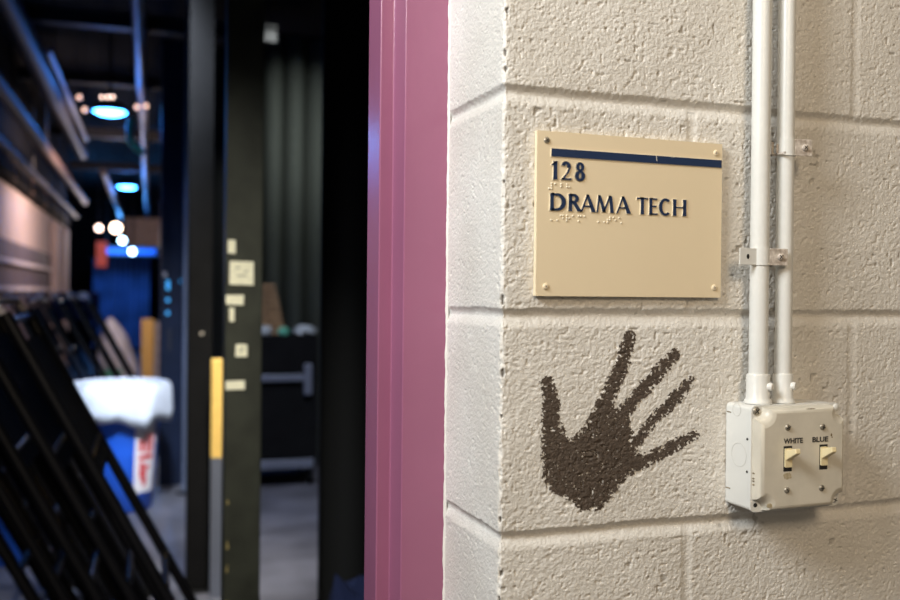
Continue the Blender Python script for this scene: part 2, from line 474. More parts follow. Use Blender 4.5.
# ------------------------------------------------------------------ room sign
sign = thing('room_sign', 'tan rectangular room sign with raised navy lettering and braille on the block wall', 'sign', (.1313, -.001, 1.517))
SX, SZ = .1313, 1.517
b = MB()
pl = [(.0313, 1.4418), (.2316, 1.4418), (.2316, 1.5926), (.0313, 1.5926)]
b.prism([(x - SX, z - SZ) for x, z in pl], -.005, .0003)
b.build('plate', M_signtan, sign, bevel=.0004)
YF = -.005       # plate face, local
b = MB(); b.prism([(x - SX, z - SZ) for x, z in ((.0453, 1.5696), (.2305, 1.5692), (.2305, 1.5766), (.0453, 1.5770))], YF - .0009, YF + .0003, 0, 1)
o = b.build('stripe', [M_navy, M_signtan], sign)
b = MB(); b.prism([(x - SX, z - SZ) for x, z in ((.0447, 1.5690), (.2311, 1.5686), (.2311, 1.5772), (.0447, 1.5776))], YF - .0004, YF + .0003); b.build('stripe_border', M_rim, o)
b = MB()
for (x, z, dx, dz) in ((.1565, 1.5715, -.0006, .0052), (.1725, 1.5757, .0030, .0008), (.1755, 1.5762, .0012, .001)):
    b.prism([(x - SX, z - SZ), (x + .0006 - SX, z - SZ), (x + dx + .0006 - SX, z + dz - SZ), (x + dx - SX, z + dz - SZ)], YF - .00098, YF - .0008)
b.build('scratch', M_scratch, o)
for k, (x, z) in enumerate(((.0408, 1.5840), (.2243, 1.5833), (.0412, 1.4505), (.2238, 1.4515))):
    b = MB()
    b.lathe([(.0030, YF + .0002), (.0030, YF - .0005), (.0024, YF - .0011), (.0012, YF - .0013)], (x - SX, 0, z - SZ), 'y', 20, 0)
    o = b.build('screw', M_signtan if k else M_screw, sign)
    b = MB()
    for a in (.6 + k, .6 + k + PI / 2):
        c, s_ = math.cos(a), math.sin(a)
        P_ = [(c * t * .0017 - s_ * w_ * .0003, s_ * t * .0017 + c * w_ * .0003) for t, w_ in ((-1, -1), (1, -1), (1, 1), (-1, 1))]
        b.prism([(x - SX + p[0], z - SZ + p[1]) for p in P_], YF - .00145, YF - .001)
    b.build('screw_slot', M_dark if k == 0 else M_worn, o)

# letters: humanist capitals with flared strokes, drawn as strokes in cap-height units
def stem(x0, y0, x1, y1, w0, wm=None, w1=None):
    wm = wm if wm is not None else w0 * .84; w1 = w1 if w1 is not None else w0
    L = math.hypot(x1 - x0, y1 - y0); nx, ny = -(y1 - y0) / L, (x1 - x0) / L
    # keep the ends flat along x for slanted strokes
    pts = []
    T = [0, .12, .3, .5, .7, .88, 1]
    def wd(t): return wm + (w0 - wm) * max(0, 1 - 2 * t) ** 2 if t < .5 else wm + (w1 - wm) * max(0, 2 * t - 1) ** 2
    horiz = abs(y1 - y0) < .2 * abs(x1 - x0)
    for sg, TT in ((1, T), (-1, T[::-1])):
        for t in TT:
            x, y = x0 + (x1 - x0) * t, y0 + (y1 - y0) * t; w_ = wd(t) / 2
            if horiz: pts.append((x, y + sg * w_))
            else: pts.append((x + sg * w_ * abs(L / (y1 - y0)) ** 1, y))
    return [pts]
def arc(cx, cy, rx, ry, a0, a1, tx, ty, n=26):
    """ring segment; tx = thickness on the sides, ty = thickness at top and bottom, as quads"""
    out = []
    A = [math.radians(a0 + (a1 - a0) * i / n) for i in range(n + 1)]
    for p, q_ in zip(A[:-1], A[1:]):
        out.append([(cx + rx * math.cos(p), cy + ry * math.sin(p)), (cx + rx * math.cos(q_), cy + ry * math.sin(q_)),
                    (cx + (rx - tx) * math.cos(q_), cy + (ry - ty) * math.sin(q_)), (cx + (rx - tx) * math.cos(p), cy + (ry - ty) * math.sin(p))])
    return out
W = .235; T_ = .12
GL = {
 'D': stem(.09, 0, .09, 1, W) + arc(.34, .5, .50, .5, -90, 90, W, T_) + [[(.09, 1), (.34, 1), (.34, 1 - T_), (.09, 1 - T_)], [(.09, 0), (.34, 0), (.34, T_), (.09, T_)]],
 'R': stem(.09, 0, .09, 1, W) + arc(.28, .745, .29, .255, -90, 90, W * .9, T_) + [[(.09, 1), (.28, 1), (.28, 1 - T_), (.09, 1 - T_)], [(.09, .49), (.28, .49), (.28, .49 + T_), (.09, .49 + T_)]] + stem(.64, 0, .29, .52, W * 1.05),
 'A': stem(.04, 0, .40, 1, .11, .10, .12) + stem(.76, 0, .40, 1, W * 1.06, W * .9, .12) + stem(.18, .33, .62, .33, .10),
 'M': stem(.06, 0, .17, 1, .12, .11, .12) + stem(.48, .05, .20, 1, W * .9, W * .85, .12) + stem(.48, .05, .84, 1, .12, .11, .12) + stem(.98, 0, .87, 1, W, W * .88, W * .8),
 'T': stem(.35, 0, .35, 1, W) + [[(.0, 1.0), (.0, .89), (.12, .915), (.58, .915), (.70, .89), (.70, 1.0)]],
 'E': stem(.09, 0, .09, 1, W) + [[(.09, 1), (.52, 1), (.52, .885), (.42, .915), (.09, .915)], [(.09, .475), (.47, .46), (.47, .56), (.09, .55)], [(.09, 0), (.55, 0), (.56, .115), (.45, .085), (.09, .085)]],
 'C': arc(.50, .5, .47, .52, 48, 312, W, T_) ,
 'H': stem(.09, 0, .09, 1, W) + stem(.71, 0, .71, 1, W) + stem(.09, .51, .71, .51, .085),
 '1': stem(.24, 0, .24, 1, W) + [[(.03, .80), (.30, 1.0), (.30, .88), (.05, .74)]],
 '2': arc(.28, .72, .28, .28, -8, 165, W * .95, T_) + [[(.56, .68), (.42, .66), (.31, .40), (.02, .06), (.02, .0), (.14, .02), (.45, .40)], [(.02, 0), (.60, 0), (.61, .125), (.50, .095), (.05, .095)]],
 '8': arc(.31, .755, .235, .245, 0, 360, W * .78, T_ * .9, 40) + arc(.31, .27, .295, .28, 0, 360, W * .95, T_ * .9, 40),
}
def inflate(poly, e):
    cx = sum(p[0] for p in poly) / len(poly); cy = sum(p[1] for p in poly) / len(poly)
    out = []; n = len(poly)
    a = sum(poly[i][0] * poly[(i + 1) % n][1] - poly[(i + 1) % n][0] * poly[i][1] for i in range(n))
    sg = 1 if a > 0 else -1
    for i in range(n):
        p0, p1, p2 = Vector(poly[i - 1]), Vector(poly[i]), Vector(poly[(i + 1) % n])
        d1 = (p1 - p0); d2 = (p2 - p1)
        if d1.length < 1e-6 or d2.length < 1e-6: out.append(tuple(p1)); continue
        n1 = Vector((d1.y, -d1.x)).normalized() * sg; n2 = Vector((d2.y, -d2.x)).normalized() * sg
        m_ = n1 + n2
        if m_.length < .3: m_ = n1
        m_ = m_.normalized() / max(.5, m_.normalized().dot(n1))
        out.append((p1.x + m_.x * e, p1.y + m_.y * e))
    return out
def glyph(ch, x, z, hgt, name, wx=1.0):
    polys = [[(x - SX + px * hgt * wx, z - SZ + pz * hgt) for px, pz in pl] for pl in GL[ch]]
    b = MB()
    for pl in polys:
        b.prism(pl, YF - .0010, YF - .0004, 0, 1)
    o = b.build(name, [M_navy, M_signtan], sign)
    b = MB()
    for pl in polys:
        b.prism(inflate(pl, .00050), YF - .0005, YF + .0002, 0)
    b.build('raised_rim', M_rim, o)
H2 = .0168
for ch, x, wd in (('1', .0448, 1.15), ('2', .0556, 1.02), ('8', .0694, 1.04)):
    glyph(ch, x, 1.5487, H2, 'digit', wd)
H1 = .0157
for ch, x, wd in (('D', .0447, 1.20), ('R', .0635, 1.15), ('A', .0760, 1.12), ('M', .0922, 1.08), ('A', .1135, 1.12), ('T', .1355, 1.08), ('E', .1492, 1.04), ('C', .1592, .98), ('H', .1755, 1.16)):
    glyph(ch, x, 1.5203, H1, 'letter', wd)
# braille
BR = {'#': (3, 4, 5, 6), 'a': (1,), 'b': (1, 2), 'h': (1, 2, 5), '^': (6,), 'd': (1, 4, 5), 'r': (1, 2, 3, 5), 'm': (1, 3, 4), ' ': (), 't': (2, 3, 4, 5), 'e': (1, 5), 'c': (1, 4), '*': (1, 6)}
def braille(text, x, z):
    b = MB(); p = .0061
    for i, c in enumerate(text):
        for d in BR[c]:
            dx = 0 if d < 4 else .0024; dz = -((d - 1) % 3) * .0023
            b.lathe([(.00100, YF + .0001), (.00095, YF - .0004), (.00062, YF - .0008), (.0001, YF - .0009)], (x + i * p + dx - SX, 0, z + dz - SZ), 'y', 10)
    b.build('braille_text', M_rim, sign)
braille('#abh', .0437, 1.5448)
braille('^^drama ^^te*', .0437, 1.5160)

# ------------------------------------------------------------------ switch box
box = thing('switch_box', 'white painted surface switch box with two ivory toggles marked WHITE and BLUE, under two conduits', 'switch box', (.2952, -.001, 1.2885))
BX, BZ = .2952, 1.2885
def rrect(x0, x1, z0, z1, r, n=5):
    pts = []
    for cx, cz, a0 in ((x1 - r, z0 + r, -90), (x1 - r, z1 - r, 0), (x0 + r, z1 - r, 90), (x0 + r, z0 + r, 180)):
        for i in range(n + 1):
            a = math.radians(a0 + 90 * i / n); pts.append((cx + r * math.cos(a), cz + r * math.sin(a)))
    return pts
b = MB(); b.prism(rrect(-.051, .0530, -.0510, .0495, .004), -.0365, .0005); b.build('box_body', M_white, box, bevel=.0008)
# flat flange of the cover
b = MB(); b.prism(rrect(-.0518, .0538, -.0518, .0503, .005), -.0390, -.0365); flange = b.build('cover_flange', M_white, box, bevel=.0006)
# raised face with notched corners
def notched(hx0, hx1, hz0, hz1, r):
    pts = []
    for (cx, cz, a0) in ((hx1, hz0, 180), (hx1, hz1, 270), (hx0, hz1, 0), (hx0, hz0, 90)):
        # concave quarter about the corner, walked clockwise so the outline stays counter-clockwise
        for i in range(9):
            a = math.radians(a0 - 90 * i / 8)
            pts.append((cx + r * math.cos(a), cz + r * math.sin(a)))
    return pts
levels = [(.0000, -.0388, .0105), (.0006, -.0440, .0112), (.0016, -.0475, .0120), (.0032, -.0495, .0128), (.0052, -.0503, .0135)]
b = MB(); vs = []; n = 0
for ins, y, r in levels:
    p = notched(-.0500 + ins, .0522 - ins, -.0500 + ins, .0488 - ins, r); n = len(p)
    vs += [(x, y, z) for x, z in p]
fs = [(i * n + k, i * n + (k + 1) % n, (i + 1) * n + (k + 1) % n, (i + 1) * n + k) for i in range(len(levels) - 1) for k in range(n)]
b.add(vs, fs, 0, True); b.add(vs[(len(levels) - 1) * n:], [list(range(n))], 0, False)
cov = b.build('switch_cover', M_cover, box)
YC = -.0503
def screw(x, z, y, r, parent, ang=.5, m=M_screw, cross=True):
    b = MB(); b.lathe([(r, y + .0008), (r, y - .0004), (r * .8, y - .0012), (r * .4, y - .0016)], (x, 0, z), 'y', 20)
    o = b.build('screw', m, parent)
    b = MB()
    for a in ((ang, ang + PI / 2) if cross else (ang,)):
        c, s_ = math.cos(a), math.sin(a)
        P_ = [(x + c * t * r * .75 - s_ * w_ * .00035, z + s_ * t * r * .75 + c * w_ * .00035) for t, w_ in ((-1, -1), (1, -1), (1, 1), (-1, 1))]
        b.prism(P_, y - .00175, y - .0011)
    b.build('screw_slot', M_dark, o); return o
for k, (x, z) in enumerate(((-.0185, .0300), (.0228, .0288), (-.0188, -.0300), (.0226, -.0305))):
    screw(x, z, YC, .0032, cov, .4 + k * .9, M_screw, k != 2)
screw(-.0462, .0450, -.0390, .0042, flange, .7)
screw(.0488, -.0460, -.0390, .0030, flange, 1.1, M_white)
b = MB(); b.lathe([(.0022, -.0392), (.0022, -.0388)], (-.0462, 0, -.0450), 'y', 16); b.build('screw_hole', M_dark, flange)
b = MB(); b.lathe([(.0040, -.0391), (.0030, -.0400), (.001, -.0403)], (.0488, 0, .0455), 'y', 20); b.build('screw_head', M_white, flange)
# toggles
for k, (x, z) in enumerate(((-.0182, .0000), (.0243, -.0004))):
    b = MB(); b.box(x - .0049, x + .0049, YC - .0001, YC + .004, z - .0122, z + .0122); sl = b.build('toggle_slot', M_dark, cov)
    b = MB()
    # ivory collar and lever thrown up, seen as a rounded bar leaving the plate
    b.prism([(x - .0040, z - .0080), (x + .0040, z - .0080), (x + .0040, z + .0100), (x - .0040, z + .0100)], YC - .0018, YC + .003)
    tg = b.build('toggle_collar', M_ivory, cov, bevel=.0008)
    b = MB()
    y0, y1 = YC - .0005, YC - .0150
    L0 = [(x - .0036, y0, z - .002), (x + .0036, y0, z - .002), (x + .0036, y0, z + .0085), (x - .0036, y0, z + .0085)]
    L1 = [(x - .0029, y1, z + .0070), (x + .0029, y1, z + .0070), (x + .0029, y1 + .001, z + .0118), (x - .0029, y1 + .001, z + .0118)]
    b.add(L0 + L1, [(0, 1, 2, 3), (7, 6, 5, 4), (0, 4, 5, 1), (1, 5, 6, 2), (2, 6, 7, 3), (3, 7, 4, 0)])
    b.build('toggle_lever', M_ivory, tg, bevel=.0010, seg=3)
# grime beside the toggles
def blotch(b, x, z, rx, rz, y, seed):
    rr = random.Random(seed); n = 18
    pts = [(x + rx * math.cos(2 * PI * i / n) * rr.uniform(.7, 1.1), z + rz * math.sin(2 * PI * i / n) * rr.uniform(.7, 1.1)) for i in range(n)]
    b.prism(pts, y - .00012, y + .0002)
M_smudge = mat('tan_smudge', (.36, .29, .17), .6, col2=(.50, .43, .30), nscale=260)
b = MB(); blotch(b, -.0180, -.0165, .0052, .0038, YC, 4); blotch(b, -.0215, -.0163, .0011, .0011, YC - .0001, 5); b.build('grime_patch', M_smudge, cov)
b = MB(); blotch(b, .0337, .0205, .0010, .0016, YC, 6); blotch(b, .0345, .0185, .0008, .0008, YC, 8)
b.build('paint_chip', M_dirt, cov)
b = MB(); blotch(b, .010, .0466, .0062, .0005, YC + .0016, 7); b.build('paint_chip', M_dirt, cov)
b = MB(); blotch(b, -.0375, -.0440, .0040, .0024, YC + .0012, 9); b.build('grime_patch', M_smudge, cov)
b = MB()
for z in (-.014, -.019, -.0215, -.025):
    b.lathe([(.0008, -.0418), (.0007, -.0395)], (-.0497, 0, z), 'y', 8)
b.build('edge_chip', M_dirt, cov)
# lettering on the cover
for txt, x, wd in (('WHITE', -.0118, .0225), ('BLUE', .0200, .0190)):
    cu = bpy.data.curves.new('text', 'FONT'); cu.body = txt; cu.size = .0068; cu.extrude = .00008; cu.align_x = 'CENTER'; cu.offset = .00022
    to = bpy.data.objects.new('t', cu); COL.objects.link(to)
    dg = bpy.context.evaluated_depsgraph_get(); dg.update()
    tm = bpy.data.meshes.new_from_object(to.evaluated_get(dg)); bpy.data.objects.remove(to)
    xs = [v.co.x for v in tm.vertices]; k_ = wd / (max(xs) - min(xs))
    for v in tm.vertices: v.co = (v.co.x * k_ + x, YC - .0001, v.co.y + .0146) if v.co.z < 0 else (v.co.x * k_ + x, YC - .00025, v.co.y + .0146)
    tm.materials.clear(); tm.materials.append(M_ink)
    o = bpy.data.objects.new('lettering', tm); COL.objects.link(o); o.parent = cov
# knockouts and slots on the left side of the body
b = MB()
def ring(b, c, r, w_):
    n = 32
    for i in range(n):
        a, a2 = 2 * PI * i / n, 2 * PI * (i + 1) / n
        vs = [(-.05112, c[0] + rr * math.cos(t), c[1] + rr * math.sin(t)) for rr in (r, r + w_) for t in (a, a2)]
        vs2 = [(x - .0002, y, z) for x, y, z in vs]
        b.add(vs + vs2, [(0, 1, 3, 2), (4, 6, 7, 5), (0, 4, 5, 1), (2, 3, 7, 6)])
ring(b, (-.0200, .0005), .0112, .0004)
b.build('knockout', mat('knockout_rim', (.62, .60, .56), .4), box)
b = MB(); ring(b, (-.0160, .0440), .006, .0003); b.build('knockout', MATS['knockout_rim'], box)
for (y, z) in ((-.0325, .0175), (-.0325, -.0140)):
    b = MB(); b.lathe([(.0013, -.0514), (.0013, -.0508)], (0, y, z), 'x', 12); b.build('side_hole', M_dark, box)
for z_ in (.0398, -.0355):
    b = MB(); b.box(-.0513, -.0508, -.007, -.0005, z_, z_ + .001); b.build('side_slot', M_dirt, box)

# ------------------------------------------------------------------ conduits
def conduit(x, r, label, con_z=.0245, rc=None):
    t = thing('conduit', label, 'conduit pipe', (x, -.0205, 1.3380), 0)
    rc = rc or r * 1.2
    b = MB(); b.tube([(0, 0, .004), (0, 0, 1.64)], r, 40); b.build('pipe', M_white, t)
    b = MB(); b.lathe([(rc * 1.18, .0005), (rc * 1.2, .0015), (rc * 1.13, .0035), (rc, .0060), (rc, .0280), (rc * .96, .0292), (r * .9, .0294)], (0, 0, 0), 'z', 40)
    c = b.build('connector', M_white, t)
    b = MB(); sx = rc * .45; sy = -rc * .89
    d = Vector((sx, sy, 0)).normalized()
    b.tube([d * (rc * .8) + Vector((0, 0, .0175)), d * (rc * 1.18) + Vector((0, 0, .0175)), d * (rc * 1.34) + Vector((0, 0, .0175))], [.0040, .0040, .0030], 16)
    s_ = b.build('set_screw', M_caulk, c)
    return t
conduit(.2660, .0091, 'thicker white painted conduit running up from the left of the switch box', rc=.0113)
conduit(.2958, .0083, 'thinner white painted conduit running up from the right of the switch box', rc=.0099)
def strap(px, r, z, lab, left, right, hole_left=True):
    t = thing('pipe_strap', lab, 'pipe strap', (px, -.0205, z), 0, 'conduit straps')
    b = MB(); hw = .0082
    # band over the front half of the pipe
    n = 20; th = .0011
    prof_ = []
    for i in range(n + 1):
        a = PI + PI * i / n
        prof_.append((math.cos(a), math.sin(a)))
    outer = [((r + th) * c, (r + th) * s_) for c, s_ in prof_]; inner = [((r + .0002) * c, (r + .0002) * s_) for c, s_ in prof_]
    vs = [(x, y, -hw) for x, y in outer] + [(x, y, hw) for x, y in outer] + [(x, y, -hw) for x, y in inner] + [(x, y, hw) for x, y in inner]
    m_ = n + 1; fs = []
    for i in range(n):
        fs += [(i, i + 1, i + 1 + m_, i + m_), (i + 2 * m_, i + 3 * m_, i + 1 + 3 * m_, i + 1 + 2 * m_), (i, i + 2 * m_, i + 1 + 2 * m_, i + 1), (i + m_, i + 1 + m_, i + 1 + 3 * m_, i + 3 * m_)]
    fs += [(0, m_, 3 * m_, 2 * m_), (n, n + 2 * m_, n + 3 * m_, n + m_)]
    b.add(vs, fs, 0, False)
    b.build('strap_band', M_white, t)
    if left:
        b = MB(); b.box(-r - left, -r + .001, -.0060, -.0048, -hw, hw); e = b.build('strap_ear', M_white, t, bevel=.0004)
        b = MB(); b.lathe([(.0019, -.0063), (.0019, -.0046)], (-r - left * .5, 0, 0), 'y', 16, sx=1.3, sy=.8); b.build('bolt_hole', M_dark, e)
    if right:
        b = MB(); b.box(0, right, -.0012, 0, -hw, hw)
        e = b.build('strap_ear', M_worn, t, bevel=.0004); e.location = (r * .55, -r * .92, 0); e.rotation_euler.z = -.12
        screw(right * .58, 0, -.0016, .0034, e, .8, M_worn)
        b = MB(); b.tube([(r + .0062, -r * .6, 0), (r + .0062, .0200, 0)], .0035, 12); b.build('strap_spacer', M_white, t)
strap(.2660, .0091, 1.4820, 'lower pipe strap, white with a worn scratched ear, clamping the thicker conduit', .0185, .0195)
strap(.2958, .0083, 1.5905, 'upper pipe strap with a worn ear and thin hooked edge, clamping the thinner conduit', 0, .0185)
t = [o for o in COL.objects if o.name.startswith('pipe_strap')][-1]
b = MB(); b.box(-.0115, -.0100, -.0125, .0195, -.0075, -.0055); b.box(-.0115, -.0095, .0060, .0075, -.0075, .0065); b.box(-.0115, -.0095, -.0008, .0002, -.0075, .0035)
b.build('strap_hook', M_worn, t)

# ------------------------------------------------------------------ backstage: column, posts, curtains
t = bthing('steel_column', 'dark olive steel column carrying cream tape labels just inside the doorway', 'column', .2365, 2.53)
b = MB(); b.box(-.0475, .0485, 0, .09, 0.001, 3.895); b.build('column_shaft', M_olive, t, bevel=.003)
b = MB(); b.box(-.09, .09, -.04, .13, 0.0005, .012); b.build('base_plate', M_olive, t)
U0 = .2325
for k, (u0, u1, z0, z1) in enumerate(((.189, .210, 1.544, 1.580), (.195, .257, 1.461, 1.523), (.185, .232, 1.408, 1.434), (.196, .208, 1.363, 1.400), (.212, .243, 1.271, 1.303), (.187, .236, 1.182, 1.206))):
    b = MB(); rr = random.Random(k)
    j = lambda: rr.uniform(-.0012, .0012)
    b.prism([(u0 - U0 + j(), z0 + j()), (u1 - U0 + j(), z0 + j()), (u1 - U0 + j(), z1 + j()), (u0 - U0 + j(), z1 + j())], -.0006, .0002)
    o = b.build('tape_label', M_tape, t)
    if k in (1, 4):
        b = MB(); w_ = u1 - u0
        for q_ in ((.25, .45, .7), (.6, .78, .55), (.3, .7, .35)) if k == 1 else ((.3, .75, .6), (.3, .6, .35)):
            x0, x1, zf = u0 - U0 + w_ * q_[0], u0 - U0 + w_ * q_[1], z0 + (z1 - z0) * q_[2]
            b.prism([(x0, zf), (x1, zf), (x1, zf + .004), (x0, zf + .004)], -.0009, -.0004)
        b.build('faded_mark', mat('faded_ink_%d' % k, (.33, .33, .24), .7), o)
b = MB(); rr = random.Random(2)
for k in range(9):
    z = .92 - .085 * k + rr.uniform(-.02, .02) - .06
    if z > .2: b.prism([(-.041, z), (-.036 + rr.uniform(0, .003), z + .002), (-.037, z + rr.uniform(.012, .034)), (-.041, z + .012)], -.0007, .0002)
b.build('tape_residue', mat('ochre_residue', (.24, .19, .07), .7), t)

t = bthing('black_post', 'slim black post standing left of the olive column', 'post', .2275, 4.62)
b = MB(); b.box(-.0575, .0575, 0, .08, .001, 3.895); b.build('post_shaft', M_blk, t, bevel=.004)
b = MB(); b.box(-.07, .07, -.03, .11, .0005, .01); b.build('base_plate', M_blk, t)
b = MB(); b.lathe([(.008, -.004), (.008, .0005)], (.008, 0, 1.24), 'y', 14); b.build('pale_fastener', M_worn, t)

def curtain(name, label, u0, u1, v, z0, z1, depth, folds, m, seed, group=None, thick=.02, env=None):
    t = bthing(name, label, 'curtain', (u0 + u1) / 2, v, z0, group)
    rr = random.Random(seed); n = folds * 14; ph = [rr.uniform(-.6, .6) for _ in range(folds + 2)]
    prof = []
    for i in range(n + 1):
        f = i / n; x = (f - .5) * (u1 - u0); c = f * folds; k = int(c)
        a = c * 2 * PI + ph[k] * (1 - (c - k)) + ph[k + 1] * (c - k)
        prof.append((x + .15 * (u1 - u0) / folds * math.cos(a), depth * math.sin(a)))
    H = z1 - z0; rows = 12; vs = []
    for side in (0, 1):
        for r in range(rows + 1):
            z = H * r / rows; g = 1 - .35 * r / rows
            for x, y in prof: vs.append((x, y * g + side * thick, z))
    m_ = n + 1; L = (rows + 1) * m_; fs = []
    for r in range(rows):
        for i in range(n):
            a = r * m_ + i
            fs.append((a, a + 1, a + 1 + m_, a + m_)); fs.append((L + a, L + a + m_, L + a + 1 + m_, L + a + 1))
    for i in range(n):
        fs.append((i, L + i, L + i + 1, i + 1)); a = rows * m_ + i; fs.append((a, a + 1, L + a + 1, L + a))
    for r in range(rows):
        for i in (0, n):
            a = r * m_ + i; fs.append((a, a + m_, L + a + m_, L + a))
    b = MB(); b.add(vs, fs, 0, True); b.build('curtain_cloth', m, t)
    b = MB(); b.tube([((u0 - u1) / 2 - .05, thick / 2, H + .02), ((u1 - u0) / 2 + .05, thick / 2, H + .02)], .022, 12); b.build('curtain_pipe', M_blkmetal, t)
    for x in ((u0 - u1) / 2 * .8, (u1 - u0) / 2 * .8):
        b = MB(); b.tube([(x, thick / 2, H + .04), (x, thick / 2, 3.9 - z0)], .006, 8); b.build('curtain_hanger', M_blkmetal, t)
curtain('stage_curtain', 'black full-length stage curtain just behind the purple door frame', .55, 1.45, 3.25, .02, 3.55, .055, 5, M_curt, 2)
curtain('stage_curtain', 'charcoal stage curtain with lit folds behind the cluttered black case', .86, 1.60, 8.0, .02, 3.6, .10, 4, M_gcurt, 12)
curtain('stage_curtain', 'black backing curtain seen between the olive column and the charcoal curtain', .30, .98, 8.6, .02, 3.6, .05, 4, M_curt, 6)
# yellow upright
t = bthing('yellow_level', 'narrow yellow upright board seen between the black post and the olive column', 'board', .304, 4.5)
b = MB(); b.box(-.028, .022, 0, .03, .66, 1.125); b.build('yellow_section', M_yellow, t, bevel=.002)
b = MB(); b.box(-.028, .022, .001, .029, .001, .66); b.build('grey_section', M_steelblue, t)

# ------------------------------------------------------------------ navy cabinet with indicator lights
t = bthing('equipment_cabinet', 'tall dark navy equipment cabinet with cyan indicator lights beyond the black post', 'cabinet', .32, 7.2)
b = MB(); b.box(-.253, .06, 0, .3, .001, 3.3); b.build('cabinet_body', M_navypanel, t, bevel=.006)
b = MB(); b.box(-.105, -.085, -.012, .001, .2, 3.1); b.build('door_edge', M_navypanel, t, bevel=.004)
b = MB(); b.box(-.19, -.176, -.02, .001, 1.0, 1.16); b.build('handle', M_duct, t)
for u, z, h_ in ((.122, 1.485, .05), (.122, 1.375, .006), (.122, 1.28, .006), (.219, 1.516, .005)):
    b = MB(); b.box(u - .32 - .012, u - .32 + .012, -.006, .001, z - h_ / 2 - .010, z + h_ / 2 + .010); b.build('indicator_light', M_led, t, bevel=.002)
b = MB(); b.box(-.232, -.208, -.006, .001, 1.55, 1.58); b.build('small_plate', M_rail, t)
t = bthing('reflection_pipe', 'thin vertical pipe standing in for the blue reflection left of the black post', 'pipe', .235, 6.9)  # added upright giving shape to a blue reflection on the post edge
b = MB(); b.tube([(.0, 0, .012), (.0, 0, 3.895)], .013, 12); b.build('pipe_shaft', mat('blue_grey_reflection', (.22, .26, .36), .35, metal=.6), t)
b = MB(); b.lathe([(.05, .0005), (.05, .012), (.015, .016)], n=16); b.build('pipe_base', M_blkmetal, t)

# ------------------------------------------------------------------ the bin
t = bthing('waste_bin', 'blue round plastic waste bin with a white liner hanging over its rim', 'waste bin', -.185, 6.55)
b = MB(); b.lathe([(.19, .001), (.205, .012), (.235, .40), (.262, .76), (.275, .775), (.280, .80), (.274, .815), (.255, .815), (.250, .77), (.19, .03)], n=48); b.build('bin_body', M_blue, t)
b = MB(); b.box(.235, .30, -.06, .06, .62, .66); b.build('handle', M_blue, t, bevel=.01)
b = MB(); b.box(-.30, -.235, -.06, .06, .62, .66); b.build('handle', M_blue, t, bevel=.01)
# liner
n = 72; vs = []; rr = random.Random(5)
profL = [(.255, .70), (.275, .812), (.297, .838), (.314, .815), (.318, .75), (.324, .68), (.315, .625)]
for j, (r, z) in enumerate(profL):
    for k in range(n):
        a = 2 * PI * k / n
        wv = .010 * math.sin(a * 9 + j * .7) + .007 * math.sin(a * 17 + j) + .012 * math.sin(a * 3 + 1)
        zz_ = z + (.035 * math.sin(a * 2 + .4) + .02 * math.sin(a * 7) - .02) * max(0, j - 3) / 3
        vs.append(((r + wv * (j / 6)) * math.cos(a), (r + wv * (j / 6)) * math.sin(a), zz_))
fs = [(j * n + k, j * n + (k + 1) % n, (j + 1) * n + (k + 1) % n, (j + 1) * n + k) for j in range(len(profL) - 1) for k in range(n)]
b = MB(); b.add(vs, fs, 0, True)
# puffed fill of the liner
vs = []; m_ = 10
for j in range(m_ + 1):
    r = .262 * (1 - j / m_)
    for k in range(n):
        a = 2 * PI * k / n
        vs.append((r * math.cos(a), r * math.sin(a), .80 + .05 * (1 - (r / .262) ** 2) + .012 * math.sin(a * 5 + j) * (r / .262)))
fs = [(j * n + k, j * n + (k + 1) % n, (j + 1) * n + (k + 1) % n, (j + 1) * n + k) for j in range(m_) for k in range(n)]
b.add(vs, fs, 0, True)
o = b.build('bin_liner', M_liner, t); s_ = o.modifiers.new('solid', 'SOLIDIFY'); s_.thickness = .003
# label wrapped on the bin, right of centre
def wrapped(a0, a1, z0, z1, off, seg=8):
    vs = []
    for i in range(seg + 1):
        a = math.radians(a0 + (a1 - a0) * i / seg)
        for z in (z0, z1):
            r = .205 + (.235 - .205) * (z - .012) / .388 if z < .4 else .235 + (.262 - .235) * (z - .4) / .36
            for d in (off, off - .003): vs.append(((r + d) * math.cos(a), (r + d) * math.sin(a), z))
    fs = []
    for i in range(seg):
        p = i * 4; fs += [(p, p + 4, p + 6, p + 2), (p + 1, p + 3, p + 7, p + 5), (p, p + 1, p + 5, p + 4), (p + 2, p + 6, p + 7, p + 3)]
    fs += [(0, 2, 3, 1), (seg * 4, seg * 4 + 1, seg * 4 + 3, seg * 4 + 2)]
    return vs, fs
b = MB(); b.add(*wrapped(-66, -24, .13, .575, .004)); lab = b.build('bin_label', M_label, t)
b = MB()
for (a0, a1, z0, z1) in ((-46, -40, .44, .56), (-57, -50, .45, .53), (-36, -30, .44, .56), (-57, -29, .395, .425), (-55, -48, .28, .38), (-46, -36, .33, .36), (-52, -40, .25, .275), (-47, -42, .22, .33)):
    b.add(*wrapped(a0 - 2, a1 - 2, z0 - .05, z1 - .05, .006, 3))
b.build('red_print', M_red, lab)

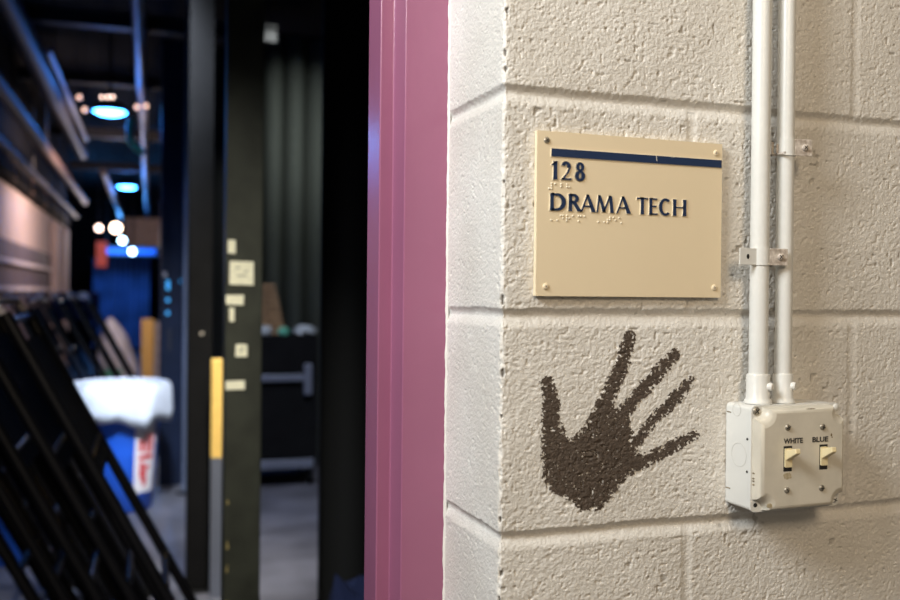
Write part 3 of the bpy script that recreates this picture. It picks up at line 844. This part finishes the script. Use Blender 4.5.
# ------------------------------------------------------------------ leaning frames
def make_frame(label):
    t = bthing('steel_frame', label, 'steel frame', 0, 0, 0, 'black steel frames leaning in a row')
    L, H = .74, 1.40
    def P(s, w, o=0): return (-L * s - o * .85, w, H * s + o * .5)
    for w_ in (0, .46):
        b = MB(); b.tube([P(.012, w_), P(.985, w_)], .0165, 12); b.build('side_rail', M_blkmetal, t)
        b = MB(); b.tube([P(.0, w_), P(.03, w_)], .021, 12); b.build('rubber_foot', M_blk, t)
    for k, s in enumerate((.14, .42, .70, .97)):
        b = MB(); b.tube([P(s, 0), P(s, .46)], .012, 10); b.build('cross_rail', M_blkmetal, t)
    b = MB()
    p0, p1 = Vector(P(.66, 0)), Vector(P(.93, 0)); nrm = Vector((-.85, 0, -.52)).normalized() * .008
    vs = [p0 + Vector((0, .02, 0)), p1 + Vector((0, .02, 0)), p1 + Vector((0, .44, 0)), p0 + Vector((0, .44, 0))]
    vs = [v + nrm for v in vs] + [v - nrm for v in vs]
    b.add(vs, [(0, 1, 2, 3), (7, 6, 5, 4), (0, 4, 5, 1), (1, 5, 6, 2), (2, 6, 7, 3), (3, 7, 4, 0)])
    b.build('back_panel', M_blk, t)
    b = MB(); b.tube([P(.96, 0), P(1.0, 0, .02), P(1.0, .46, .02), P(.96, .46)], .011, 10); b.build('end_cap', M_rail, t)
    return t
spots = [(.36, 2.72), (.255, 2.80), (.15, 2.88), (.045, 2.96), (-.06, 3.04), (-.03, 3.62), (.26, 7.65), (.04, 7.75), (-.16, 3.70), (-.30, 3.9), (.105, 3.40), (.00, 4.15), (-.12, 4.35), (-.23, 3.25), (-.24, 4.5), (-.35, 4.4), (.15, 7.72), (-.07, 7.68), (-.18, 7.80), (-.29, 7.70)]
names = ['nearest and furthest right', 'second from the front', 'third from the front', 'fourth from the front', 'fifth from the front', 'sixth from the front',
         'far back behind the right of the blue bin', 'far back behind the left of the blue bin', 'low at the left edge of the doorway view', 'furthest left of the front group', 'set between the third and fourth but farther back', 'in the second row beside the bin',
         'second row, left of the bin', 'deep in the dark at the lower left', 'third row, just before the blue crate', 'third row, above the blue crate', 'far back, between two others above the bin',
         'far back, just left of the bin', 'far back, below the dark navy board', 'far back, below the left edge of the navy board']
proto = make_frame('')
for i, (u, v) in enumerate(spots):
    if i == 0: o = proto
    else:
        o = proto.copy(); COL.objects.link(o)
        for ch in proto.children:
            c = ch.copy(); COL.objects.link(c); c.parent = o
    o.location = bk(u, v, 0); o['label'] = 'black tubular steel frame leaning left, ' + names[i]
# blue crate behind the frames
t = bthing('storage_crate', 'bright blue plastic crate on the floor behind the black frames', 'crate', -.62, 5.3)
b = MB(); b.box(-.2, .2, 0, .3, .001, .05); b.box(-.2, .2, 0, .02, .05, .33); b.box(-.2, .2, .28, .3, .05, .33); b.box(-.2, -.18, .02, .28, .05, .33); b.box(.18, .2, .02, .28, .05, .33)
b.build('crate_body', M_blue, t, bevel=.006)
b = MB(); b.box(-.215, .215, -.015, .315, .33, .36); b.build('crate_lid', M_blue, t, bevel=.006)

# ------------------------------------------------------------------ case with clutter
t = bthing('road_case', 'black wheeled case with metal bars and clutter on top behind the olive column', 'case', .95, 6.95)
b = MB(); b.box(-.25, .25, 0, .6, .14, 1.12); b.build('case_body', M_blk, t, bevel=.01)
b = MB(); b.box(-.26, .19, -.035, -.012, .785, .832); b.build('push_bar', M_steelblue, t, bevel=.005)
b = MB(); b.box(.14, .20, -.045, .001, .68, .91); b.build('latch_plate', M_steelblue, t, bevel=.01)
b = MB(); b.box(-.26, .22, -.02, .001, .135, .20); b.build('bottom_rail', M_steelblue, t, bevel=.005)
for x in (-.2, .2):
    for y in (.06, .54):
        b = MB(); b.lathe([(.05, -.015), (.055, 0), (.05, .015)], (x, y, .056), 'x', 18); b.build('caster', M_blk, t)
        b = MB(); b.box(x - .03, x + .03, y - .02, y + .02, .095, .142); b.build('caster_plate', M_duct, t)
t = bthing('wooden_slats', 'stack of short brown wooden slats standing on the black case', 'wood stack', .90, 7.26, 1.122)
for k in range(9):
    w_ = .115 - .006 * k
    b = MB(); b.box(-w_ - .02 - .004 * k, w_ - .03 - .004 * k, -.1, .12, .044 * k, .044 * k + .027); b.build('slat', M_wood, t, bevel=.004)
    if k < 8:
        b = MB(); b.box(-.06 - .004 * k, .02 - .004 * k, -.06, .08, .044 * k + .027, .044 * k + .044); b.build('spacer', M_copper, t)
def crumple(name, label, cat, u, v, z, rx, ry, rz, m, seed):
    bm = bmesh.new(); bmesh.ops.create_icosphere(bm, subdivisions=3, radius=1)
    rr = random.Random(seed); ph = [rr.uniform(0, 6) for _ in range(6)]
    for v_ in bm.verts:
        c = v_.co; k = 1 + .18 * math.sin(c.x * 6 + ph[0]) * math.sin(c.y * 7 + ph[1]) + .13 * math.sin(c.z * 9 + c.x * 5 + ph[2])
        v_.co = Vector((c.x * k * rx, c.y * k * ry, max(-.9, c.z * k) * rz + rz * .9))
    me = bpy.data.meshes.new(name); bm.to_mesh(me); bm.free(); me.materials.append(m)
    for p in me.polygons: p.use_smooth = False
    o = bpy.data.objects.new(name, me); COL.objects.link(o); o.location = bk(u, v, z); o.rotation_euler.z = -AB
    return tag(o, label, cat)
crumple('crumpled_plastic', 'pale crumpled plastic wrap at the left of the black case top', 'plastic wrap', .785, 6.99, 1.121, .075, .035, .035, M_foil, 1)
crumple('green_pouch', 'small green plastic pouch between the crumpled wraps on the black case', 'pouch', .942, 6.99, 1.121, .040, .035, .032, M_green, 2)
crumple('crumpled_plastic', 'pale crumpled plastic wrap at the right of the black case top', 'plastic wrap', 1.11, 7.02, 1.121, .080, .05, .04, M_foil, 3)
crumple('curtain_bundle', 'dark blue cloth bundle on the floor at the foot of the black curtain', 'cloth', .66, 3.0, 0.001, .16, .10, .27, mat('navy_cloth', (.01, .02, .08), .9), 4)

# ------------------------------------------------------------------ ceiling: lamps, pipes, ducts
def lamp(label, u, v, z, m):
    t = bthing('pendant_lamp', label, 'lamp', u, v, z, 'blue pendant lamps')
    b = MB(); b.lathe([(.15, -.012), (.165, 0), (.15, .05), (.06, .10), (.03, .13)], n=32); b.build('lamp_shade', M_blkmetal, t)
    b = MB(); b.lathe([(.02, -.045), (.10, -.035), (.148, -.012), (.148, -.004)], n=32); b.build('lamp_diffuser', m, t)
    b = MB(); b.tube([(0, 0, .12), (0, 0, 3.899 - z)], .01, 8); b.build('lamp_stem', M_blkmetal, t)
lamp('nearer and larger glowing blue pendant lamp in the corridor', -.377, 9.4, 3.14, M_bluelamp)
lamp('farther smaller glowing blue pendant lamp in the corridor', -.381, 16.3, 3.16, M_bluelamp)
lamp('blue pendant lamp near the left wall of the corridor, closest to the doorway', -.96, 5.4, 2.38, M_bluelamp)
def flood(label, u, v, z, r, m, power=0):
    t = bthing('work_lamp', label, 'lamp', u, v, z, 'far work lamps')
    b = MB(); b.lathe([(r, -.02), (r * 1.05, 0), (r * .9, .12), (r * .3, .16)], n=24, axis='y'); b.build('lamp_housing', M_blkmetal, t)
    b = MB(); b.lathe([(r * .9, -.024), (r * .9, -.018)], n=24, axis='y'); b.build('lamp_lens', m, t)
    b = MB(); b.tube([(0, .08, r * .6), (0, .08, 3.899 - z)], .01, 8); b.build('lamp_stem', M_blkmetal, t)
flood('brightest warm white work lamp far down the corridor', -.605, 18, 2.575, .10, M_warm)
flood('white work lamp just below the brightest one', -.5, 18.2, 2.36, .065, M_cool)
flood('bluish work lamp, lowest of the three far ones', -.33, 18.4, 2.17, .065, M_cool)
flood('dim warm work lamp left of the brightest one', -.885, 17.8, 2.55, .06, M_smallglow)
for i, (u, z, side) in enumerate(((-.439, 3.217, 'left'), (-.387, 3.221, 'middle'), (-.344, 3.224, 'right'))):  # small emissive specks, each on a thin wire
    t = bthing('warm_speck', 'tiny warm bulb above the nearer blue lamp, %s of three' % side, 'speck', u, 9.15, z, 'tiny warm specks')
    b = MB(); b.lathe([(.003, -.012), (.008, -.007), (.010, 0), (.008, .006), (.004, .010)], n=12); b.build('speck_ball', M_smallglow, t)
    b = MB(); b.tube([(0, 0, .009), (0, 0, 3.899 - z)], .003, 6); b.build('speck_wire', M_blk, t)
for i, (u, z, lb) in enumerate(((-.632, 3.20, 'upper tiny warm bulb beside the long left pipe'), (-.585, 3.09, 'lower tiny warm bulb beside the long left pipe'), (-.132, 3.146, 'tiny warm bulb on the straight ceiling pipe'), (-.053, 3.161, 'tiny warm bulb right of the straight ceiling pipe'))):
    t = bthing('warm_speck', lb, 'speck', u, 9.15, z, 'tiny warm specks')
    b = MB(); b.lathe([(.004, -.022), (.018, -.012), (.021, 0), (.016, .012), (.006, .02)], n=12); b.build('speck_ball', mat('dim_warm_glow_%d' % i, (1, .8, .7), .5, emit=(1, .6, .45), estr=2.2), t)
    b = MB(); b.tube([(0, 0, .012), (0, 0, 3.899 - z)], .003, 6); b.build('speck_wire', M_blk, t)
def cpipe(label, u, v0, v1, z, r, m, name='ceiling_pipe', hang=True):
    t = bthing(name, label, 'pipe', u, v0, z)
    b = MB(); b.tube([(0, 0, 0), (0, v1 - v0, 0)], r, 16); b.build('pipe_run', m, t)
    k = .4
    while k < v1 - v0:
        b = MB(); b.tube([(0, k, r * .8), (0, k, 3.899 - z)], .006, 6); b.build('pipe_hanger', M_blkmetal, t); k += 2.2
cpipe('thick grey ceiling pipe running diagonally at upper left of the doorway view', -.86, 4.5, 13, 3.22, .085, M_duct)
cpipe('thin pale pipe beside the thick grey ceiling pipe', -.745, 7.6, 12, 3.24, .025, M_steelblue)
cpipe('brown ceiling pipe along the left wall', -.92, 4.5, 14.5, 2.72, .05, M_copper)
cpipe('grey conduit below the brown pipe along the left wall', -1.03, 4.5, 14.5, 2.50, .03, M_duct)
cpipe('straight ceiling pipe in the middle of the corridor view', -.09, 4.5, 24, 3.28, .045, M_steelblue)
cpipe('orange-brown ceiling pipe right of the blue lamps', .28, 11.5, 24, 3.2, .05, M_copper)
cpipe('slim pipe between the blue lamps', -.62, 13.5, 24, 3.05, .045, M_copper)
t = bthing('air_duct', 'square dark air duct above the left corridor wall', 'duct', -1.199, 4.5, 2.38)
b = MB(); b.box(.0, .06, 0, 10.3, 0, .30); b.build('duct_run', M_blk, t, bevel=.01)
for k in range(8):
    b = MB(); b.box(.0, .066, .7 + 1.25 * k, .74 + 1.25 * k, -.005, .308); b.build('duct_flange', M_copper, t)
for i, (v, z) in enumerate(((7.2, 3.34), (12.4, 3.34), (9.6, 3.42), (15.4, 3.3))):
    o = bthing('ceiling_beam', 'dark cross beam under the ceiling, %s' % ['nearest of four', 'third of four from the door', 'second of four from the door', 'farthest of four'][i], 'beam', 0, v, z, 'ceiling cross beams')
    b = MB(); b.box(-1.199, .9, 0, .02, 0, .12); b.box(-1.199, .9, -.04, .06, .11, .12); b.box(-1.199, .9, -.04, .06, 0, .01)
    for x in (-1.0, .8): b.box(x - .01, x + .01, 0, .02, .12, 3.899 - z)
    b.build('beam_web', M_duct, o)
t = bthing('teal_cable', 'short teal cable hanging in a hook shape right of the nearer blue lamp', 'cable', -.189, 9.0, 2.95)
b = MB(); b.tube([(.01, 0, .06), (0, 0, 0), (-.005, 0, -.06), (.0, 0, -.12), (.03, 0, -.175), (.07, 0, -.215), (.13, 0, -.245)], .032, 10); b.build('cable_loop', M_teal, t)
b = MB(); b.tube([(.01, 0, .05), (.02, 0, .948)], .004, 6); b.build('cable_tail', M_blk, t)

# ------------------------------------------------------------------ far end
t = bthing('blue_backdrop', 'hanging blue cloth backdrop at the far end of the corridor', 'backdrop', -.72, 24)
b = MB(); n = 60; vs = []
for side in (0, .02):
    for i in range(n + 1):
        x = -.6 + 1.3 * i / n; y = .05 * math.sin(i * 1.1) + side
        vs += [(x, y, .05), (x, y, 2.2)]
L = 2 * (n + 1); fs = [(2 * i, 2 * i + 2, 2 * i + 3, 2 * i + 1) for i in range(n)] + [(L + 2 * i, L + 2 * i + 1, L + 2 * i + 3, L + 2 * i + 2) for i in range(n)] + [(2 * i + 1, 2 * i + 3, L + 2 * i + 3, L + 2 * i + 1) for i in range(n)]
b.add(vs, fs, 0, True); b.build('backdrop_cloth', M_bluecloth, t)
b = MB(); b.tube([(-.7, .01, 2.23), (.8, .01, 2.23)], .03, 10); b.build('backdrop_pipe', M_blkmetal, t)
b = MB(); b.tube([(-.5, .01, 2.25), (-.5, .01, 3.899)], .01, 6); b.build('backdrop_hanger', M_blkmetal, t); b = MB(); b.tube([(.6, .01, 2.25), (.6, .01, 3.899)], .01, 6); b.build('backdrop_hanger', M_blkmetal, t)
t = bthing('light_truss', 'blue lit horizontal truss above the far backdrop', 'truss', -.45, 22.6, 2.26)
b = MB()
for y, z in ((0, 0), (.15, 0), (0, .16), (.15, .16)): b.tube([(-.6, y, z), (.6, y, z)], .025, 8)
for k in range(8): b.tube([(-.6 + .15 * k, 0, 0), (-.525 + .15 * k, 0, .16), (-.45 + .15 * k, 0, 0)], .012, 6)
b.build('truss_bars', M_steelblue, t)
b = MB(); b.box(-.55, .55, -.04, -.02, .02, .13); b.build('light_strip', mat('blue_strip_glow', (.02, .1, .5), .5, emit=(.01, .12, .85), estr=1.3), t)
b = MB(); b.tube([(-.5, .07, .16), (-.5, .07, 1.639)], .01, 6); b.build('truss_hanger', M_blkmetal, t); b = MB(); b.tube([(.5, .07, .16), (.5, .07, 1.639)], .01, 6); b.build('truss_hanger', M_blkmetal, t)
t = bthing('red_banner', 'narrow red-orange banner hanging below the far work lamps', 'banner', -.80, 17.0, 1.84)
b = MB(); b.box(-.085, .085, 0, .012, 0, .43); b.build('banner_cloth', M_redcloth, t)
b = MB(); b.tube([(-.06, .006, .43), (-.06, .006, 2.059)], .004, 6); b.build('banner_cord', M_blk, t); b = MB(); b.tube([(.06, .006, .43), (.06, .006, 2.059)], .004, 6); b.build('banner_cord', M_blk, t)
t = bthing('display_board', 'dark navy board on legs standing behind the leaning frames', 'board', -.64, 9.0)
b = MB(); b.box(-.2, .2, 0, .03, 1.17, 1.42); b.build('board_panel', M_navybox, t, bevel=.004)
b = MB(); b.lathe([(.035, -.006), (.035, .001)], (.05, 0, 1.39), 'y', 14); b.build('round_badge', M_rail, t)
for x in (-.17, .17):
    b = MB(); b.box(x - .015, x + .015, .005, .03, .001, 1.17); b.build('leg', M_blkmetal, t)
t = bthing('white_sack', 'tall crumpled white sack standing beyond the blue bin', 'sack', -.38, 12.0)
bm = bmesh.new(); bmesh.ops.create_icosphere(bm, subdivisions=4, radius=1)
for v_ in bm.verts:
    c = v_.co; k = 1 + .10 * math.sin(c.x * 6) * math.sin(c.z * 7) + .06 * math.sin(c.y * 9 + c.z * 4)
    g = 1 - .35 * max(0, c.z)
    v_.co = Vector((c.x * k * .22 * g - .08 * c.z, c.y * k * .2 * g, .56 + c.z * .555))
me = bpy.data.meshes.new('sack_body'); bm.to_mesh(me); bm.free(); me.materials.append(M_liner)
for p in me.polygons: p.use_smooth = True
o = bpy.data.objects.new('sack_body', me); COL.objects.link(o); o.parent = t
b = MB(); b.box(-.17, .06, -.205, -.19, .40, .50); b.build('green_patch', M_green, t)
t = bthing('yellow_board', 'upright yellow board leaning beside the white sack', 'board', -.03, 11.9)
b = MB(); b.box(-.07, .07, 0, .03, .001, 1.10); b.build('board_face', M_yellow, t, bevel=.003)
t = bthing('speaker_cabinet', 'pale grey box with dark round openings right of the yellow board', 'box', .12, 11.8)
b = MB(); b.box(-.065, .085, 0, .3, .001, 1.06); b.build('cabinet_body', mat('pale_grey_board', (.42, .40, .36), .7), t, bevel=.004)
for z in (.94, .80, .66, .52):
    b = MB(); b.lathe([(.04, -.005), (.04, .001)], (.015, 0, z), 'y', 16); b.build('round_opening', M_dark, t)
t = bthing('brown_crate', 'brown wooden crate hanging on hooks beyond the ceiling pipe', 'crate', -.12, 19.0, 2.3)
b = MB(); b.box(-.35, .35, 0, .4, 0, .55); b.build('crate_body', M_wood, t, bevel=.01)
b = MB(); b.tube([(-.2, .2, .55), (-.2, .2, 1.599)], .01, 6); b.build('crate_hanger', M_blk, t); b = MB(); b.tube([(.2, .2, .55), (.2, .2, 1.599)], .01, 6); b.build('crate_hanger', M_blk, t)
